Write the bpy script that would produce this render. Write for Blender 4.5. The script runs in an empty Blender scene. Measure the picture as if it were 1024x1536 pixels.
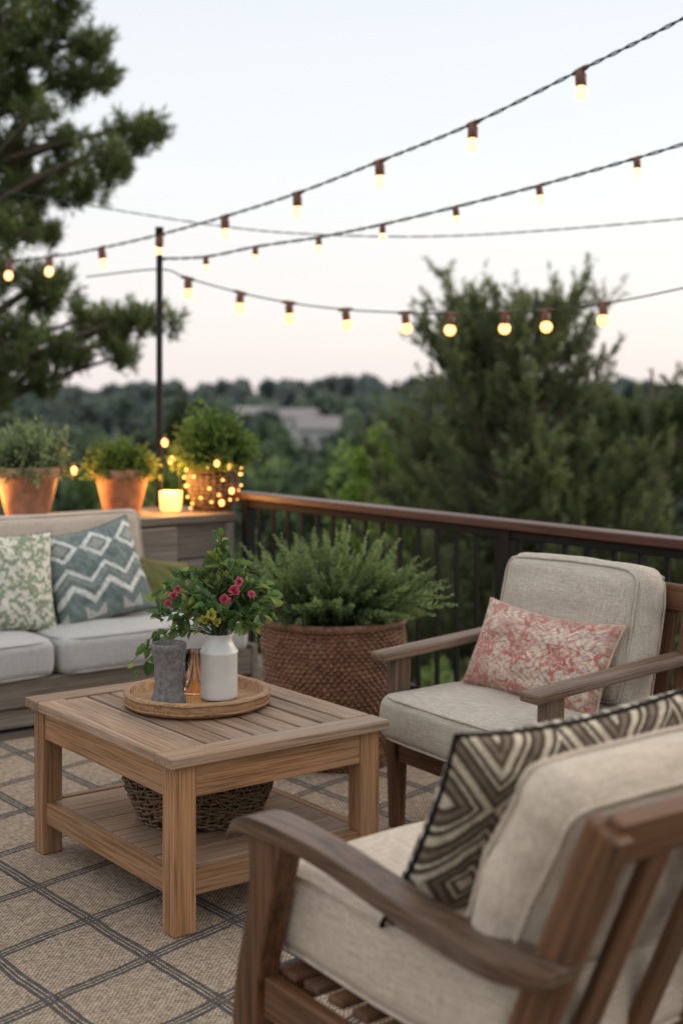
import bpy, math, random
import numpy as np
from mathutils import Vector, Matrix, noise as mnoise
random.seed(7); R=np.random.default_rng(7)
S=bpy.context.scene; COL=S.collection
def W(X,d,z=0.0): return Vector((.8*X+.6*d,-.6*X+.8*d,z))   # terrace axes vs view heading
# ---------------------------------------------------------------- node helpers
def newmat(name):
    m=bpy.data.materials.new(name); m.use_nodes=True
    nt=m.node_tree; return m,nt,nt.nodes['Principled BSDF']
def N(nt,t,**k):
    n=nt.nodes.new(t)
    for a,b in k.items():
        if a in n.inputs: n.inputs[a].default_value=b
        else: setattr(n,a,b)
    return n
def L(nt,a,b): nt.links.new(a,b)
def M(nt,op,a,b=None,c=None,clamp=False):
    n=nt.nodes.new('ShaderNodeMath'); n.operation=op; n.use_clamp=clamp
    for i,v in enumerate((a,b,c)):
        if v is None: continue
        if isinstance(v,(int,float)): n.inputs[i].default_value=v
        else: nt.links.new(v,n.inputs[i])
    return n.outputs[0]
def ramp(nt,fac,stops):
    n=nt.nodes.new('ShaderNodeValToRGB'); cr=n.color_ramp
    while len(cr.elements)<len(stops): cr.elements.new(.5)
    for e,(p,c) in zip(cr.elements,stops): e.position=p; e.color=(*c,1)
    L(nt,fac,n.inputs[0]); return n.outputs[0]
def noise(nt,vec,scale,detail=4,rough=.55,dist=0):
    n=N(nt,'ShaderNodeTexNoise'); n.inputs['Scale'].default_value=scale; n.inputs['Detail'].default_value=detail
    n.inputs['Roughness'].default_value=rough; n.inputs['Distortion'].default_value=dist
    if vec is not None: L(nt,vec,n.inputs['Vector'])
    return n.outputs['Fac']
def mapping(nt,vec,scale,rot=(0,0,0)):
    n=nt.nodes.new('ShaderNodeMapping'); n.inputs['Scale'].default_value=scale; n.inputs['Rotation'].default_value=rot
    L(nt,vec,n.inputs['Vector']); return n.outputs[0]
def objco(nt,rnd=True):
    tc=nt.nodes.new('ShaderNodeTexCoord'); o=tc.outputs['Object']
    if rnd:
        oi=nt.nodes.new('ShaderNodeObjectInfo'); k=M(nt,'MULTIPLY',oi.outputs['Random'],7.3)
        v=nt.nodes.new('ShaderNodeVectorMath'); v.operation='ADD'; L(nt,o,v.inputs[0]); L(nt,k,v.inputs[1]); o=v.outputs[0]
    return o
def bump(nt,b,h,strength,dist):
    n=nt.nodes.new('ShaderNodeBump'); n.inputs['Strength'].default_value=strength; n.inputs['Distance'].default_value=dist
    L(nt,h,n.inputs['Height']); L(nt,n.outputs[0],b.inputs['Normal'])
def mixc(nt,f,a,b,mode='MIX'):
    n=nt.nodes.new('ShaderNodeMixRGB'); n.blend_type=mode
    for i,v in enumerate((f,a,b)):
        if isinstance(v,(int,float)): n.inputs[i].default_value=v
        elif isinstance(v,tuple): n.inputs[i].default_value=(*v,1)
        else: L(nt,v,n.inputs[i])
    return n.outputs[0]
def wood(name,light,dark,axis=0,rough=.55,weather=None,wamt=.5):
    m,nt,b=newmat(name); o=objco(nt)
    sc=[30,30,30]; sc[axis]=1.2
    sf=[170,170,170]; sf[axis]=4
    g=noise(nt,mapping(nt,o,sc),1,6,.65,1.6); f=noise(nt,mapping(nt,o,sf),1,3,.6)
    gg=M(nt,'ADD',M(nt,'MULTIPLY',g,.65),M(nt,'MULTIPLY',f,.35))
    c=ramp(nt,gg,[(.38,dark),(.49,tuple(a*.6+b_*.4 for a,b_ in zip(light,dark))),(.60,light)])
    if weather:
        w=noise(nt,mapping(nt,o,tuple(1 if i==axis else 4 for i in range(3))),2.2,5,.65); c=mixc(nt,ramp(nt,w,[(.42,(0,0,0)),(.66,(wamt,wamt,wamt))]),c,weather)
        c=mixc(nt,ramp(nt,f,[(.36,(.55,.55,.55)),(.5,(0,0,0))]),c,tuple(x*.6 for x in dark))
    oi=nt.nodes.new('ShaderNodeObjectInfo')
    v=M(nt,'ADD',M(nt,'MULTIPLY',oi.outputs['Random'],.4),.8)
    cc=nt.nodes.new('ShaderNodeCombineXYZ'); [L(nt,v,cc.inputs[i]) for i in range(3)]
    c=mixc(nt,1.0,c,cc.outputs[0],'MULTIPLY')
    L(nt,c,b.inputs['Base Color']); b.inputs['Roughness'].default_value=rough; b.inputs['Specular IOR Level'].default_value=.3
    bump(nt,b,gg,.7,.004); return m
def fabric(name,col,var=.16,scale=1.0,vcol=False,rough=.9,slub=1.0):
    m,nt,b=newmat(name); o=objco(nt)
    if vcol: o2=nt.nodes.new('ShaderNodeTexCoord').outputs['UV']; o=mapping(nt,o2,(.45,.45,.45))
    s1=noise(nt,mapping(nt,o,(24*scale,300*scale,300*scale)),1,2,.5); s2=noise(nt,mapping(nt,o,(300*scale,24*scale,300*scale)),1,2,.5)
    s3=noise(nt,mapping(nt,o,(300*scale,300*scale,24*scale)),1,2,.5)
    th=M(nt,'ADD',M(nt,'ADD',s1,s2),M(nt,'MULTIPLY',s3,.8)); th=M(nt,'MULTIPLY',th,.357)
    big=noise(nt,o,5,3,.5)
    k=M(nt,'ADD',M(nt,'MULTIPLY',M(nt,'SUBTRACT',th,.5),var*14*slub),M(nt,'MULTIPLY',M(nt,'SUBTRACT',big,.5),var*.7))
    k=M(nt,'ADD',k,1.0); cc=nt.nodes.new('ShaderNodeCombineXYZ'); [L(nt,k,cc.inputs[i]) for i in range(3)]
    if vcol:
        a=nt.nodes.new('ShaderNodeVertexColor'); a.layer_name='Col'; base=a.outputs[0]
    else: base=col
    c=mixc(nt,1.0,base,cc.outputs[0],'MULTIPLY'); L(nt,c,b.inputs['Base Color'])
    b.inputs['Roughness'].default_value=rough; b.inputs['Sheen Weight'].default_value=.12
    b.inputs['Specular IOR Level'].default_value=.15
    bump(nt,b,th,.7,.003); return m
def plain(name,col,rough=.5,metal=0,bscale=0,bstr=.3,var=.12,bd=.002,spec=.5):
    m,nt,b=newmat(name); o=objco(nt); n=noise(nt,o,bscale or 12,4)
    c=ramp(nt,n,[(.3,tuple(x*(1-var) for x in col)),(.7,tuple(min(1,x*(1+var)) for x in col))])
    L(nt,c,b.inputs['Base Color']); b.inputs['Roughness'].default_value=rough; b.inputs['Metallic'].default_value=metal; b.inputs['Specular IOR Level'].default_value=spec
    if bscale: bump(nt,b,n,bstr,bd)
    return m
def emis(name,col,s):
    m,nt,b=newmat(name); b.inputs['Base Color'].default_value=(*col,1)
    b.inputs['Emission Color'].default_value=(*col,1); b.inputs['Emission Strength'].default_value=s; return m
def foliage(name,tr=.35,rough=.55):
    m,nt,b=newmat(name); a=nt.nodes.new('ShaderNodeVertexColor'); a.layer_name='Col'
    L(nt,a.outputs[0],b.inputs['Base Color']); b.inputs['Roughness'].default_value=rough; b.inputs['Specular IOR Level'].default_value=.25
    if tr<=0: return m
    t=nt.nodes.new('ShaderNodeBsdfTranslucent'); L(nt,mixc(nt,1.0,a.outputs[0],(1.3,1.35,.7),'MULTIPLY'),t.inputs[0])
    mx=nt.nodes.new('ShaderNodeMixShader'); mx.inputs[0].default_value=tr
    L(nt,b.outputs[0],mx.inputs[1]); L(nt,t.outputs[0],mx.inputs[2]); L(nt,mx.outputs[0],nt.nodes['Material Output'].inputs[0]); return m
# ---------------------------------------------------------------- object helpers
def grp(name,loc=(0,0,0),rz=0):
    e=bpy.data.objects.new(name,None); e.empty_display_size=.1; COL.objects.link(e); e.location=loc; e.rotation_euler=(0,0,rz); return e
def addobj(name,me,mats,parent=None,mw=None,smooth=False):
    o=bpy.data.objects.new(name,me); COL.objects.link(o)
    for m in (mats if isinstance(mats,(list,tuple)) else [mats]): me.materials.append(m)
    if parent is not None: o.parent=parent
    if mw is not None: o.matrix_local=mw
    if smooth: me.polygons.foreach_set('use_smooth',[True]*len(me.polygons))
    return o
def bev(o,w,seg=2):
    b=o.modifiers.new('bev','BEVEL'); b.width=w; b.segments=seg; b.limit_method='ANGLE'; b.angle_limit=math.radians(40); b.harden_normals=False
def fr(c,x,y):
    x=Vector(x).normalized(); y=Vector(y); y=(y-x*y.dot(x)).normalized(); z=x.cross(y)
    m=Matrix((x,y,z)).transposed().to_4x4(); m.translation=Vector(c); return m
def boxmesh(name,l,w,h,taper=1.0):
    v=[]; 
    for sx in (-1,1):
        k=taper if sx<0 else 1.0
        for sy in (-1,1):
            for sz in (-1,1): v.append((sx*l/2,sy*w/2*k,sz*h/2*k))
    f=[(0,1,3,2),(4,6,7,5),(0,4,5,1),(2,3,7,6),(0,2,6,4),(1,5,7,3)]
    me=bpy.data.meshes.new(name); me.from_pydata(v,[],f); me.update(); return me
def board(name,p0,p1,w,h,mat,parent=None,side=(0,1,0),b=.004,taper=1.0):
    p0=Vector(p0);p1=Vector(p1); d=p1-p0
    me=boxmesh(name,d.length,w,h,taper); o=addobj(name,me,mat,parent,fr((p0+p1)/2,d,side)); bev(o,b); return o
class MB:
    def __init__(s): s.v=[];s.f=[];s.mi=[];s.n=0;s.m=0
    def add(s,v,f):
        s.v+= [tuple(x) for x in v]; s.f+=[tuple(i+s.n for i in q) for q in f]; s.mi+=[s.m]*len(f); s.n+=len(v)
    def tube(s,pts,rad,n=8,cap=True):
        pts=[Vector(p) for p in pts]
        if isinstance(rad,(int,float)): rad=[rad]*len(pts)
        vs=[];fs=[]; up=Vector((.13,.21,1)).normalized()
        for i,p in enumerate(pts):
            t=(pts[min(i+1,len(pts)-1)]-pts[max(i-1,0)]).normalized()
            a=t.cross(up); 
            if a.length<.05: a=t.cross(Vector((1,.2,0)))
            a.normalize(); b=t.cross(a)
            for k in range(n):
                an=2*math.pi*k/n; vs.append(p+(a*math.cos(an)+b*math.sin(an))*rad[i])
        for i in range(len(pts)-1):
            for k in range(n): fs.append((i*n+k,i*n+(k+1)%n,(i+1)*n+(k+1)%n,(i+1)*n+k))
        if cap: fs.append(tuple(range(n))[::-1]); fs.append(tuple((len(pts)-1)*n+k for k in range(n)))
        s.add(vs,fs)
    def lathe(s,prof,c=(0,0,0),n=32):
        c=Vector(c); vs=[];fs=[]
        for r,z in prof:
            for k in range(n):
                a=2*math.pi*k/n; vs.append((c.x+r*math.cos(a),c.y+r*math.sin(a),c.z+z))
        for i in range(len(prof)-1):
            for k in range(n): fs.append((i*n+k,i*n+(k+1)%n,(i+1)*n+(k+1)%n,(i+1)*n+k))
        s.add(vs,fs)
    def box(s,a,b):
        x0,y0,z0=a;x1,y1,z1=b
        s.add([(x0,y0,z0),(x1,y0,z0),(x1,y1,z0),(x0,y1,z0),(x0,y0,z1),(x1,y0,z1),(x1,y1,z1),(x0,y1,z1)],
              [(0,3,2,1),(4,5,6,7),(0,1,5,4),(1,2,6,5),(2,3,7,6),(3,0,4,7)])
    def obj(s,name,mats,parent=None,smooth=True,mw=None,b=0):
        me=bpy.data.meshes.new(name); me.from_pydata(s.v,[],s.f); me.polygons.foreach_set('material_index',s.mi); me.update()
        o=addobj(name,me,mats,parent,mw,smooth)
        if b: bev(o,b)
        return o
def fastmesh(name,V,nq,C,mat,parent=None,smooth=False):
    n=len(V)//nq; me=bpy.data.meshes.new(name)
    me.vertices.add(len(V)); me.vertices.foreach_set('co',np.ascontiguousarray(V,dtype=np.float32).ravel())
    me.loops.add(len(V)); me.loops.foreach_set('vertex_index',np.arange(len(V),dtype=np.int32))
    me.polygons.add(n); me.polygons.foreach_set('loop_start',np.arange(n,dtype=np.int32)*nq)
    me.update(calc_edges=True)
    ca=me.color_attributes.new('Col','FLOAT_COLOR','POINT'); c4=np.ones((len(V),4),np.float32); c4[:,:3]=C
    ca.data.foreach_set('color',c4.ravel()); me.update()
    return addobj(name,me,mat,parent)
def unit(a): return a/np.maximum(np.linalg.norm(a,axis=-1,keepdims=True),1e-9)
def rdir(n): return unit(R.normal(size=(n,3)))
def leaf1(P,D,Ln,Wd,C):
    n=len(P); D=unit(D); Sd=unit(np.cross(D,rdir(n))); Ln=np.broadcast_to(np.asarray(Ln,float).reshape(-1,1),(n,1)); Wd=np.broadcast_to(np.asarray(Wd,float).reshape(-1,1),(n,1))
    V=np.stack([P,P+D*Ln*.45+Sd*Wd/2,P+D*Ln,P+D*Ln*.45-Sd*Wd/2],1).reshape(-1,3)
    return V,np.repeat(C,4,0)
def leaf2(P,D,Ln,Wd,C,fold=.25,nrm=None):
    n=len(P); D=unit(D); 
    if nrm is None: nrm=rdir(n)+np.array([0,0,.8])
    Sd=unit(np.cross(D,nrm)); Nn=np.cross(Sd,D); Ln=np.broadcast_to(np.asarray(Ln,float).reshape(-1,1),(n,1)); Wd=np.broadcast_to(np.asarray(Wd,float).reshape(-1,1),(n,1))
    tip=P+D*Ln-Nn*Ln*.12; u=Nn*Wd*fold
    l1=P+D*Ln*.3+Sd*Wd*.5+u; l2=P+D*Ln*.68+Sd*Wd*.4+u*.6; r1=P+D*Ln*.3-Sd*Wd*.5+u; r2=P+D*Ln*.68-Sd*Wd*.4+u*.6
    V=np.stack([P,l1,l2,tip,P,tip,r2,r1],1).reshape(-1,3)
    return V,np.repeat(C,8,0)
def cols(n,a,b,j=.2):
    t=R.random((n,1)); return (np.array(a)*(1-t)+np.array(b)*t)*(1+j*(R.random((n,1))-.5)*2)
def vnoise(x,y,s,seed=0):
    r=np.random.default_rng(seed); G=r.random((64,64)); x=x*s;y=y*s; xi=np.floor(x).astype(int);yi=np.floor(y).astype(int); fx=x-xi;fy=y-yi
    fx=fx*fx*(3-2*fx);fy=fy*fy*(3-2*fy); g=lambda a,b:G[a%64,b%64]
    return g(xi,yi)*(1-fx)*(1-fy)+g(xi+1,yi)*fx*(1-fy)+g(xi,yi+1)*(1-fx)*fy+g(xi+1,yi+1)*fx*fy
import bmesh
def cushion(name,w,d,h,mat,parent,mw,r=.04,puff=.02,side=.008,seed=0,wr=.006,piping=True,pipemat=None):
    bm=bmesh.new(); bmesh.ops.create_cube(bm,size=2); bmesh.ops.subdivide_edges(bm,edges=bm.edges[:],cuts=39,use_grid_fill=True)
    H=(w/2,d/2,h/2)
    def deform(p):
        u,v,q=p[0]/H[0],p[1]/H[1],p[2]/H[2]; u=max(-1,min(1,u));v=max(-1,min(1,v));q=max(-1,min(1,q))
        b=((1-u**4)*(1-v**4)); nz=mnoise.noise(Vector((p[0]*6+seed,p[1]*6,p[2]*5)))*wr+mnoise.noise(Vector((p[0]*4-seed,p[1]*20,p[2]*9)))*wr*.5
        ed=max(u**8,v**8); pk=mnoise.noise(Vector((p[0]*38+seed,p[1]*38,p[2]*30)))*wr*.3*ed
        z=p[2]+q*(puff*b)+nz*(.4+b)+pk
        x=p[0]+u*side*(1-q*q)+ (nz if abs(u)>.9 else 0); y=p[1]+v*side*(1-q*q)+(nz if abs(v)>.9 else 0)
        k=1-.03*(u*u*v*v); return Vector((x*k,y*k,z))
    for v in bm.verts:
        c=[math.sin(a*math.pi/2)*hh for a,hh in zip(v.co,H)]
        inn=[max(-(hh-r),min(hh-r,a)) for a,hh in zip(c,H)]
        dd=Vector([a-b for a,b in zip(c,inn)]); dd=dd.normalized() if dd.length>1e-6 else dd
        v.co=deform([i+r*x for i,x in zip(inn,dd)])
    me=bpy.data.meshes.new(name); bm.to_mesh(me); bm.free(); o=addobj(name,me,mat,parent,mw,True)
    if piping:
        mb=MB()
        for sz in (-1,1):
            pts=[]; 
            for i in range(161):
                a=2*math.pi*i/160; ca,sa=math.cos(a),math.sin(a); e=.16
                x=math.copysign(abs(ca)**e,ca)*(w/2-r*.22); y=math.copysign(abs(sa)**e,sa)*(d/2-r*.22)
                pts.append(deform((x,y,sz*(h/2-r*.22))))
            mb.tube(pts,.0042,6,False)
        mb.obj(name+'_piping',pipemat or mat,o)
    return o
def pillow(name,w,h,T,mat,colf,mw,seed=0,n=150,pinch=.07,parent=None,fringe=None):
    u,v=np.meshgrid(np.linspace(-1,1,n),np.linspace(-1,1,n),indexing='ij')
    us,vs=np.sin(u*math.pi/2),np.sin(v*math.pi/2)
    t=T*((1-us**4)*(1-vs**4))**.42*(.6+.4*(1-.5*us**2-.5*vs**2))
    t=t+ (vnoise(us+3,vs+3,3,seed)-.5)*.018*(1-us**4)*(1-vs**4)+(vnoise(us*2+vs+3,vs-us*.5+3,7,seed+9)-.5)*.006*(1-us**4)*(1-vs**4)
    x=us*w/2*(1-pinch*(1-vs**2)); y=vs*h/2*(1-pinch*(1-us**2))
    y=y-.012*(1-us**2)*(vs>0)*vs
    V=np.concatenate([np.stack([x,y,t],-1).reshape(-1,3),np.stack([x,y,-t*.9],-1).reshape(-1,3)])
    idx=np.arange(n*n).reshape(n,n); a,b,c,d=idx[:-1,:-1].ravel(),idx[1:,:-1].ravel(),idx[1:,1:].ravel(),idx[:-1,1:].ravel()
    F=np.concatenate([np.stack([a,b,c,d],1),np.stack([a,d,c,b],1)+n*n])
    me=bpy.data.meshes.new(name); me.from_pydata(V.tolist(),[],F.tolist()); 
    uv=me.uv_layers.new(name='UVMap'); U=np.stack([(us+1)/2,(vs+1)/2],-1).reshape(-1,2); U=np.concatenate([U,U])
    li=np.empty(len(me.loops),np.int32); me.loops.foreach_get('vertex_index',li); uv.data.foreach_set('uv',U[li].astype(np.float32).ravel())
    ca=me.color_attributes.new('Col','FLOAT_COLOR','POINT'); C=colf(U[:,0],U[:,1]); c4=np.ones((len(V),4),np.float32); c4[:,:3]=C
    ca.data.foreach_set('color',c4.ravel()); me.update()
    o=addobj(name,me,mat,parent,mw,True)
    mb=MB(); loop=[]
    for k in range(161):
        q=k/160*4; s=q%1*2-1; e=int(q)%4
        U_,V_=[(s,-1),(1,s),(-s,1),(-1,-s)][e]
        loop.append((U_*w/2*(1-pinch*(1-V_**2)),V_*h/2*(1-pinch*(1-U_**2))-(.012*(1-U_**2) if V_>=1 else 0),0))
    mb.tube(loop,.0045,6,False); mb.obj('edge_cord',fringe or mat,o)
    return o
def tri(x): f=x-np.floor(x); return np.abs(f*2-1)
def mixa(a,b,k):
    k=np.clip(k,0,1)[:,None]; return np.asarray(a)*(1-k)+np.asarray(b)*k
# ---------------------------------------------------------------- materials
m_table=wood('table_wood',(.43,.225,.105),(.21,.102,.046),0,.5,(.31,.20,.125),.6)
m_top=wood('tabletop_wood',(.37,.235,.15),(.18,.112,.07),0,.5,(.32,.255,.20),.6)
m_dark=wood('dark_chair_wood',(.18,.080,.035),(.055,.024,.011),0,.42,(.15,.092,.06),.6)
m_darkY=wood('dark_arm_wood',(.18,.10,.058),(.05,.028,.017),1,.4,(.19,.15,.12),.65)
m_darkZ=wood('dark_leg_wood',(.18,.08,.036),(.055,.025,.011),2,.42,(.13,.08,.052),.5)
m_chB=wood('grey_brown_wood',(.21,.13,.08),(.085,.05,.032),0,.5,(.20,.16,.13),.6)
m_chBl=wood('leg_brown_wood',(.18,.085,.04),(.08,.036,.018),0,.5,(.13,.075,.047),.4)
m_ledge=wood('weathered_wood',(.25,.20,.155),(.10,.078,.06),0,.65,(.22,.20,.18),.6)
m_deck=wood('deck_wood',(.13,.105,.085),(.06,.047,.038),0,.6,(.13,.12,.11),.6)
m_rail=wood('rail_wood',(.12,.045,.028),(.055,.02,.013),0,.38)
m_metal=plain('black_metal',(.010,.009,.009),.6,0,spec=.2)
m_linen=fabric('linen_beige',(.53,.44,.35),.15)
m_linen2=fabric('linen_grey_beige',(.46,.40,.33),.15)
m_sofa=fabric('sofa_fabric',(.43,.42,.405),.10)
m_sofab=fabric('sofa_back_fabric',(.48,.40,.33),.10)
m_pat=fabric('printed_fabric',None,.12,1.6,True)
m_cord=fabric('cord_fabric',(.50,.38,.27),.1)
m_fol=foliage('leaf_material'); m_far=foliage('distant_leaf_material',0,.85)
m_ndl=foliage('needle_material',.3,.6)
m_bark=plain('bark',(.11,.08,.06),.9,0,18,.8,.4,.02)
m_terra=plain('terracotta',(.42,.215,.13),.85,0,22,.3,.28)
m_soil=plain('soil',(.05,.035,.025),.95,0,60,.8,.3)
m_white=plain('white_enamel',(.70,.69,.66),.38,0,30,.08,.05)
m_stone=plain('grey_stone',(.16,.15,.145),.85,0,90,.8,.35)
m_socket=plain('bulb_socket',(.15,.055,.03),.5)
m_wire=plain('green_wire',(.03,.045,.04),.6)
m_bulb=emis('bulb_glow',(1,.50,.19),3.4)
m_bulb2=emis('bulb_glow_soft',(1,.48,.16),3.2)
m_flame=emis('candle_glow',(1,.50,.14),5)
m_fairy=emis('fairy_glow',(1,.45,.11),5)
m_wick=plain('wicker_brown',(.19,.09,.048),.6,0,60,.6,.5)
m_wick2=plain('wicker_dark',(.14,.085,.045),.6,0,60,.5,.4)
m_tray=wood('tray_wood',(.50,.30,.15),(.24,.125,.06),0,.55)
mg,nt,b=newmat('glass'); b.inputs['Transmission Weight'].default_value=1; b.inputs['Roughness'].default_value=.05; b.inputs['Base Color'].default_value=(.97,.93,.85,1); m_glass=mg
# ---------------------------------------------------------------- terrain
def tz(X,d):
    r=np.hypot(X,d); z=np.interp(r,[0,20,45,100,220,450,900,1400,4000],[-4.2,-5,-6.5,-9,-10,-7,-4.5,-2,-2])
    return z+np.where(r>60,(np.sin(X*.013+1)+np.sin(d*.011+X*.006))*np.interp(r,[60,300,1000],[.2,1.2,3.5]),0)
rr=np.concatenate([[0.01],np.geomspace(3,4200,70)]); th=np.linspace(0,2*math.pi,121)[:-1]
RR,TH=np.meshgrid(rr,th,indexing='ij'); X_=RR*np.sin(TH); D_=RR*np.cos(TH); Z_=tz(X_,D_)
V=np.stack([.8*X_+.6*D_,-.6*X_+.8*D_,Z_],-1).reshape(-1,3); idx=np.arange(V.shape[0]).reshape(RR.shape)
ix=np.roll(idx,-1,1); F=np.stack([idx[:-1],ix[:-1],ix[1:],idx[1:]],-1).reshape(-1,4)
me=bpy.data.meshes.new('ground'); me.from_pydata(V.tolist(),[],F[:,::-1].tolist()); me.update()
mt,nt,b=newmat('grass_ground'); o=objco(nt,False); n1=noise(nt,o,.05,6); n2=noise(nt,o,1.5,5)
c=mixc(nt,.5,ramp(nt,n1,[(.35,(.035,.05,.028)),(.65,(.075,.09,.045))]),ramp(nt,n2,[(.3,(.03,.045,.02)),(.7,(.07,.09,.04))])); L(nt,c,b.inputs['Base Color']); b.inputs['Roughness'].default_value=.95
addobj('ground',me,mt,None,None,True)
# ---------------------------------------------------------------- distant forest (one object)
Vs=[];Cs=[]
def crown(X,d,zb,h,rad,nl,ls,ca,cb,cone=0.0):
    c=np.array(W(X,d,0)); 
    nlobe=9; lo=rdir(nlobe)*np.array([.62,.62,.5])*R.uniform(.5,1,(nlobe,1)); 
    k=R.integers(0,nlobe,nl); dr=rdir(nl); lr=R.uniform(.28,.5,nlobe)[k][:,None]
    q=lo[k]+dr*lr*R.uniform(.65,1.05,(nl,1))
    zt=(q[:,2]+1)/2; tp=1-cone*np.clip(zt,0,1); P=np.stack([q[:,0]*rad*tp,q[:,1]*rad*tp,zt*h],1); P[:,2]+=zb; P[:,:2]+=c[:2]
    dd=unit(dr+np.array([0,0,.3])+R.normal(size=(nl,3))*.5)
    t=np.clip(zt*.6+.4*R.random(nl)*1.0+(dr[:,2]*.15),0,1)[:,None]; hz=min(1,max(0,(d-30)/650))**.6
    C=(np.array(ca)*(1-t)+np.array(cb)*t)*(1+.25*(R.random((nl,1))-.5)); C=C*(1-hz*.85)+np.array([.20,.235,.24])*hz*.85  # aerial haze painted into the leaf colours, growing with distance
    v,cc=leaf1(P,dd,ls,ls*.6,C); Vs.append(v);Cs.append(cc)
houses=[(-3.6,215,6,7,0),(-22,330,8,10,.4),(72,300,8,10,.2),(-9,290,7,9,-.3)]
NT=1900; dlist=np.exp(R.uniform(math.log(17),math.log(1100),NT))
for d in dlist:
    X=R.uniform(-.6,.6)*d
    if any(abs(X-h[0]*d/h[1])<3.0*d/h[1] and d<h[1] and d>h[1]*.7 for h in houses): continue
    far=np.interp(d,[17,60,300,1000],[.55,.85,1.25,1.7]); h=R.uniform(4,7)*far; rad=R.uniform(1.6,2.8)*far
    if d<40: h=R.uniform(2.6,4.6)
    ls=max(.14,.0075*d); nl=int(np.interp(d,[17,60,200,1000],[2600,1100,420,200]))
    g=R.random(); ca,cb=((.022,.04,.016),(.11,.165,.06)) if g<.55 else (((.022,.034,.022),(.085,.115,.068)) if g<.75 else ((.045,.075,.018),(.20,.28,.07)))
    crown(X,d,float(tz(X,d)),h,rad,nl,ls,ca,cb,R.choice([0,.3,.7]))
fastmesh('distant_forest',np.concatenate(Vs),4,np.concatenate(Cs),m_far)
def bushy(name,X,d,top,rad,ca,cb,nl=16000,ls=.13,cone=.2,trunk=True):
    global Vs,Cs; Vs=[];Cs=[]; zb=float(tz(X,d)); h=top-zb
    for k in range(9): 
        a=R.uniform(0,6.28); q=R.uniform(0,.5)*rad; hh=h*R.uniform(.36,.5); z0=zb+h*.08+(h*.92-hh)*(k/8)
        tpr=1-.35*(k/8)
        crown(X+q*math.cos(a)*tpr,d+q*math.sin(a),z0,hh,rad*R.uniform(.55,.8)*tpr,nl//9,ls,ca,cb,cone)
    g=grp(name,W(X,d,0)); o=fastmesh('crown',np.concatenate(Vs)-np.array(W(X,d,0)),4,np.concatenate(Cs),m_far,g)
    mb=MB(); mb.tube([(0,0,zb),(.1,0,zb+h*.3),(0,.1,zb+h*.75)],[rad*.1,rad*.07,.03]); mb.obj('trunk',m_bark,g)
bushy('leafy_tree',.52,21,1.2,1.3,(.07,.12,.024),(.32,.44,.09))
bushy('leafy_tree',1.15,25,.65,1.4,(.06,.10,.02),(.24,.34,.075))
bushy('leafy_tree',-2.35,20,1.1,1.2,(.055,.09,.02),(.23,.33,.08))
bushy('leafy_tree',-.3,30,.25,1.5,(.035,.06,.022),(.14,.20,.07))
bushy('shrub',-.6,14,-.75,1.5,(.04,.065,.02),(.18,.26,.07),12000,.09)
bushy('shrub',.5,12.5,-.65,1.2,(.04,.065,.02),(.18,.25,.065),12000,.09)
bushy('shrub',1.7,11.5,-.6,1.1,(.04,.065,.02),(.16,.23,.06),12000,.09)
bushy('shrub',-3.2,15,-.1,1.6,(.03,.05,.02),(.11,.16,.055),12000,.09)
bushy('pine_tree',-3.3,28,1.95,1.2,(.025,.04,.02),(.08,.11,.055),9000,.14,.75)
bushy('shrub',3.2,12,-.3,1.5,(.035,.06,.022),(.14,.20,.06),12000,.09)
# ---------------------------------------------------------------- juniper trees (upright plumes)
def juniper(name,X,d,top,zb,wid,nb,ca,cb,seed):
    rs=np.random.default_rng(seed); H=top-zb; g=grp(name,W(X,d,0)); mb=MB(); Vl=[];Cl=[]
    mb.tube([(0,0,zb),(.05,.03,zb+H*.4),(-.04,.02,zb+H*.75),(0,0,top-.5)],[.16,.12,.06,.015],8)
    for i in range(nb):
        t=rs.random()**.85; az=rs.uniform(0,2*math.pi); prof=np.interp(t,[0,.25,.5,.7,.85,1],[1.0,1.0,.86,.66,.52,.28])
        ln=wid*prof*rs.uniform(.45,1.15)+.25; z0=zb+.4+t*(H-1.6); out=np.array([math.cos(az),math.sin(az),0])
        npt=9; s=np.linspace(0,1,npt)[:,None]; rise=rs.uniform(.6,1.05)*(.55+.5*t)
        P=np.array([0,0,z0])+out*ln*(s**.85)+np.array([0,0,1])*ln*rise*(s**1.5)+rs.normal(size=3)*.06*s
        mb.tube([tuple(p) for p in P[:8]],list(np.linspace(.028,.006,8)),5,False)
        nt_=int(10+ln*9.5); lum=rs.uniform(.7,1.25)
        for k in range(nt_):
            sv=rs.uniform(.35,1.0); q=sv*(npt-1); j=min(int(q),npt-2); p=P[j]+(P[j+1]-P[j])*(q-j); ax=unit(P[j+1]-P[j])
            td=unit(ax*.9+rs.normal(size=3)*.45+np.array([0,0,.75])); tl=rs.uniform(.2,.5)*(1.15-.4*sv)
            m=30; f=rs.random((m,1)); pp=p+td*tl*f+rs.normal(size=(m,3))*.02*(1.1-.8*f)
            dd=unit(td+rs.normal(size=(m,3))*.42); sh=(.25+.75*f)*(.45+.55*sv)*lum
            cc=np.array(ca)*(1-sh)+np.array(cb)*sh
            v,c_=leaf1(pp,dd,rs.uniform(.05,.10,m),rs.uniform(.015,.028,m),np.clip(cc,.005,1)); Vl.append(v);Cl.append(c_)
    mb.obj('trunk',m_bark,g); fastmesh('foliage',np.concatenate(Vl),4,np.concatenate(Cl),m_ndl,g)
juniper('juniper_tree',2.02,15.5,3.05,-4.9,1.95,320,(.042,.054,.03),(.21,.235,.12),3)
juniper('juniper_tree',3.75,16.5,2.15,-4.9,1.6,200,(.042,.054,.03),(.18,.21,.11),5)
juniper('juniper_tree',1.65,17.5,.95,-5,1.2,100,(.036,.048,.027),(.17,.20,.105),6)
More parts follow.
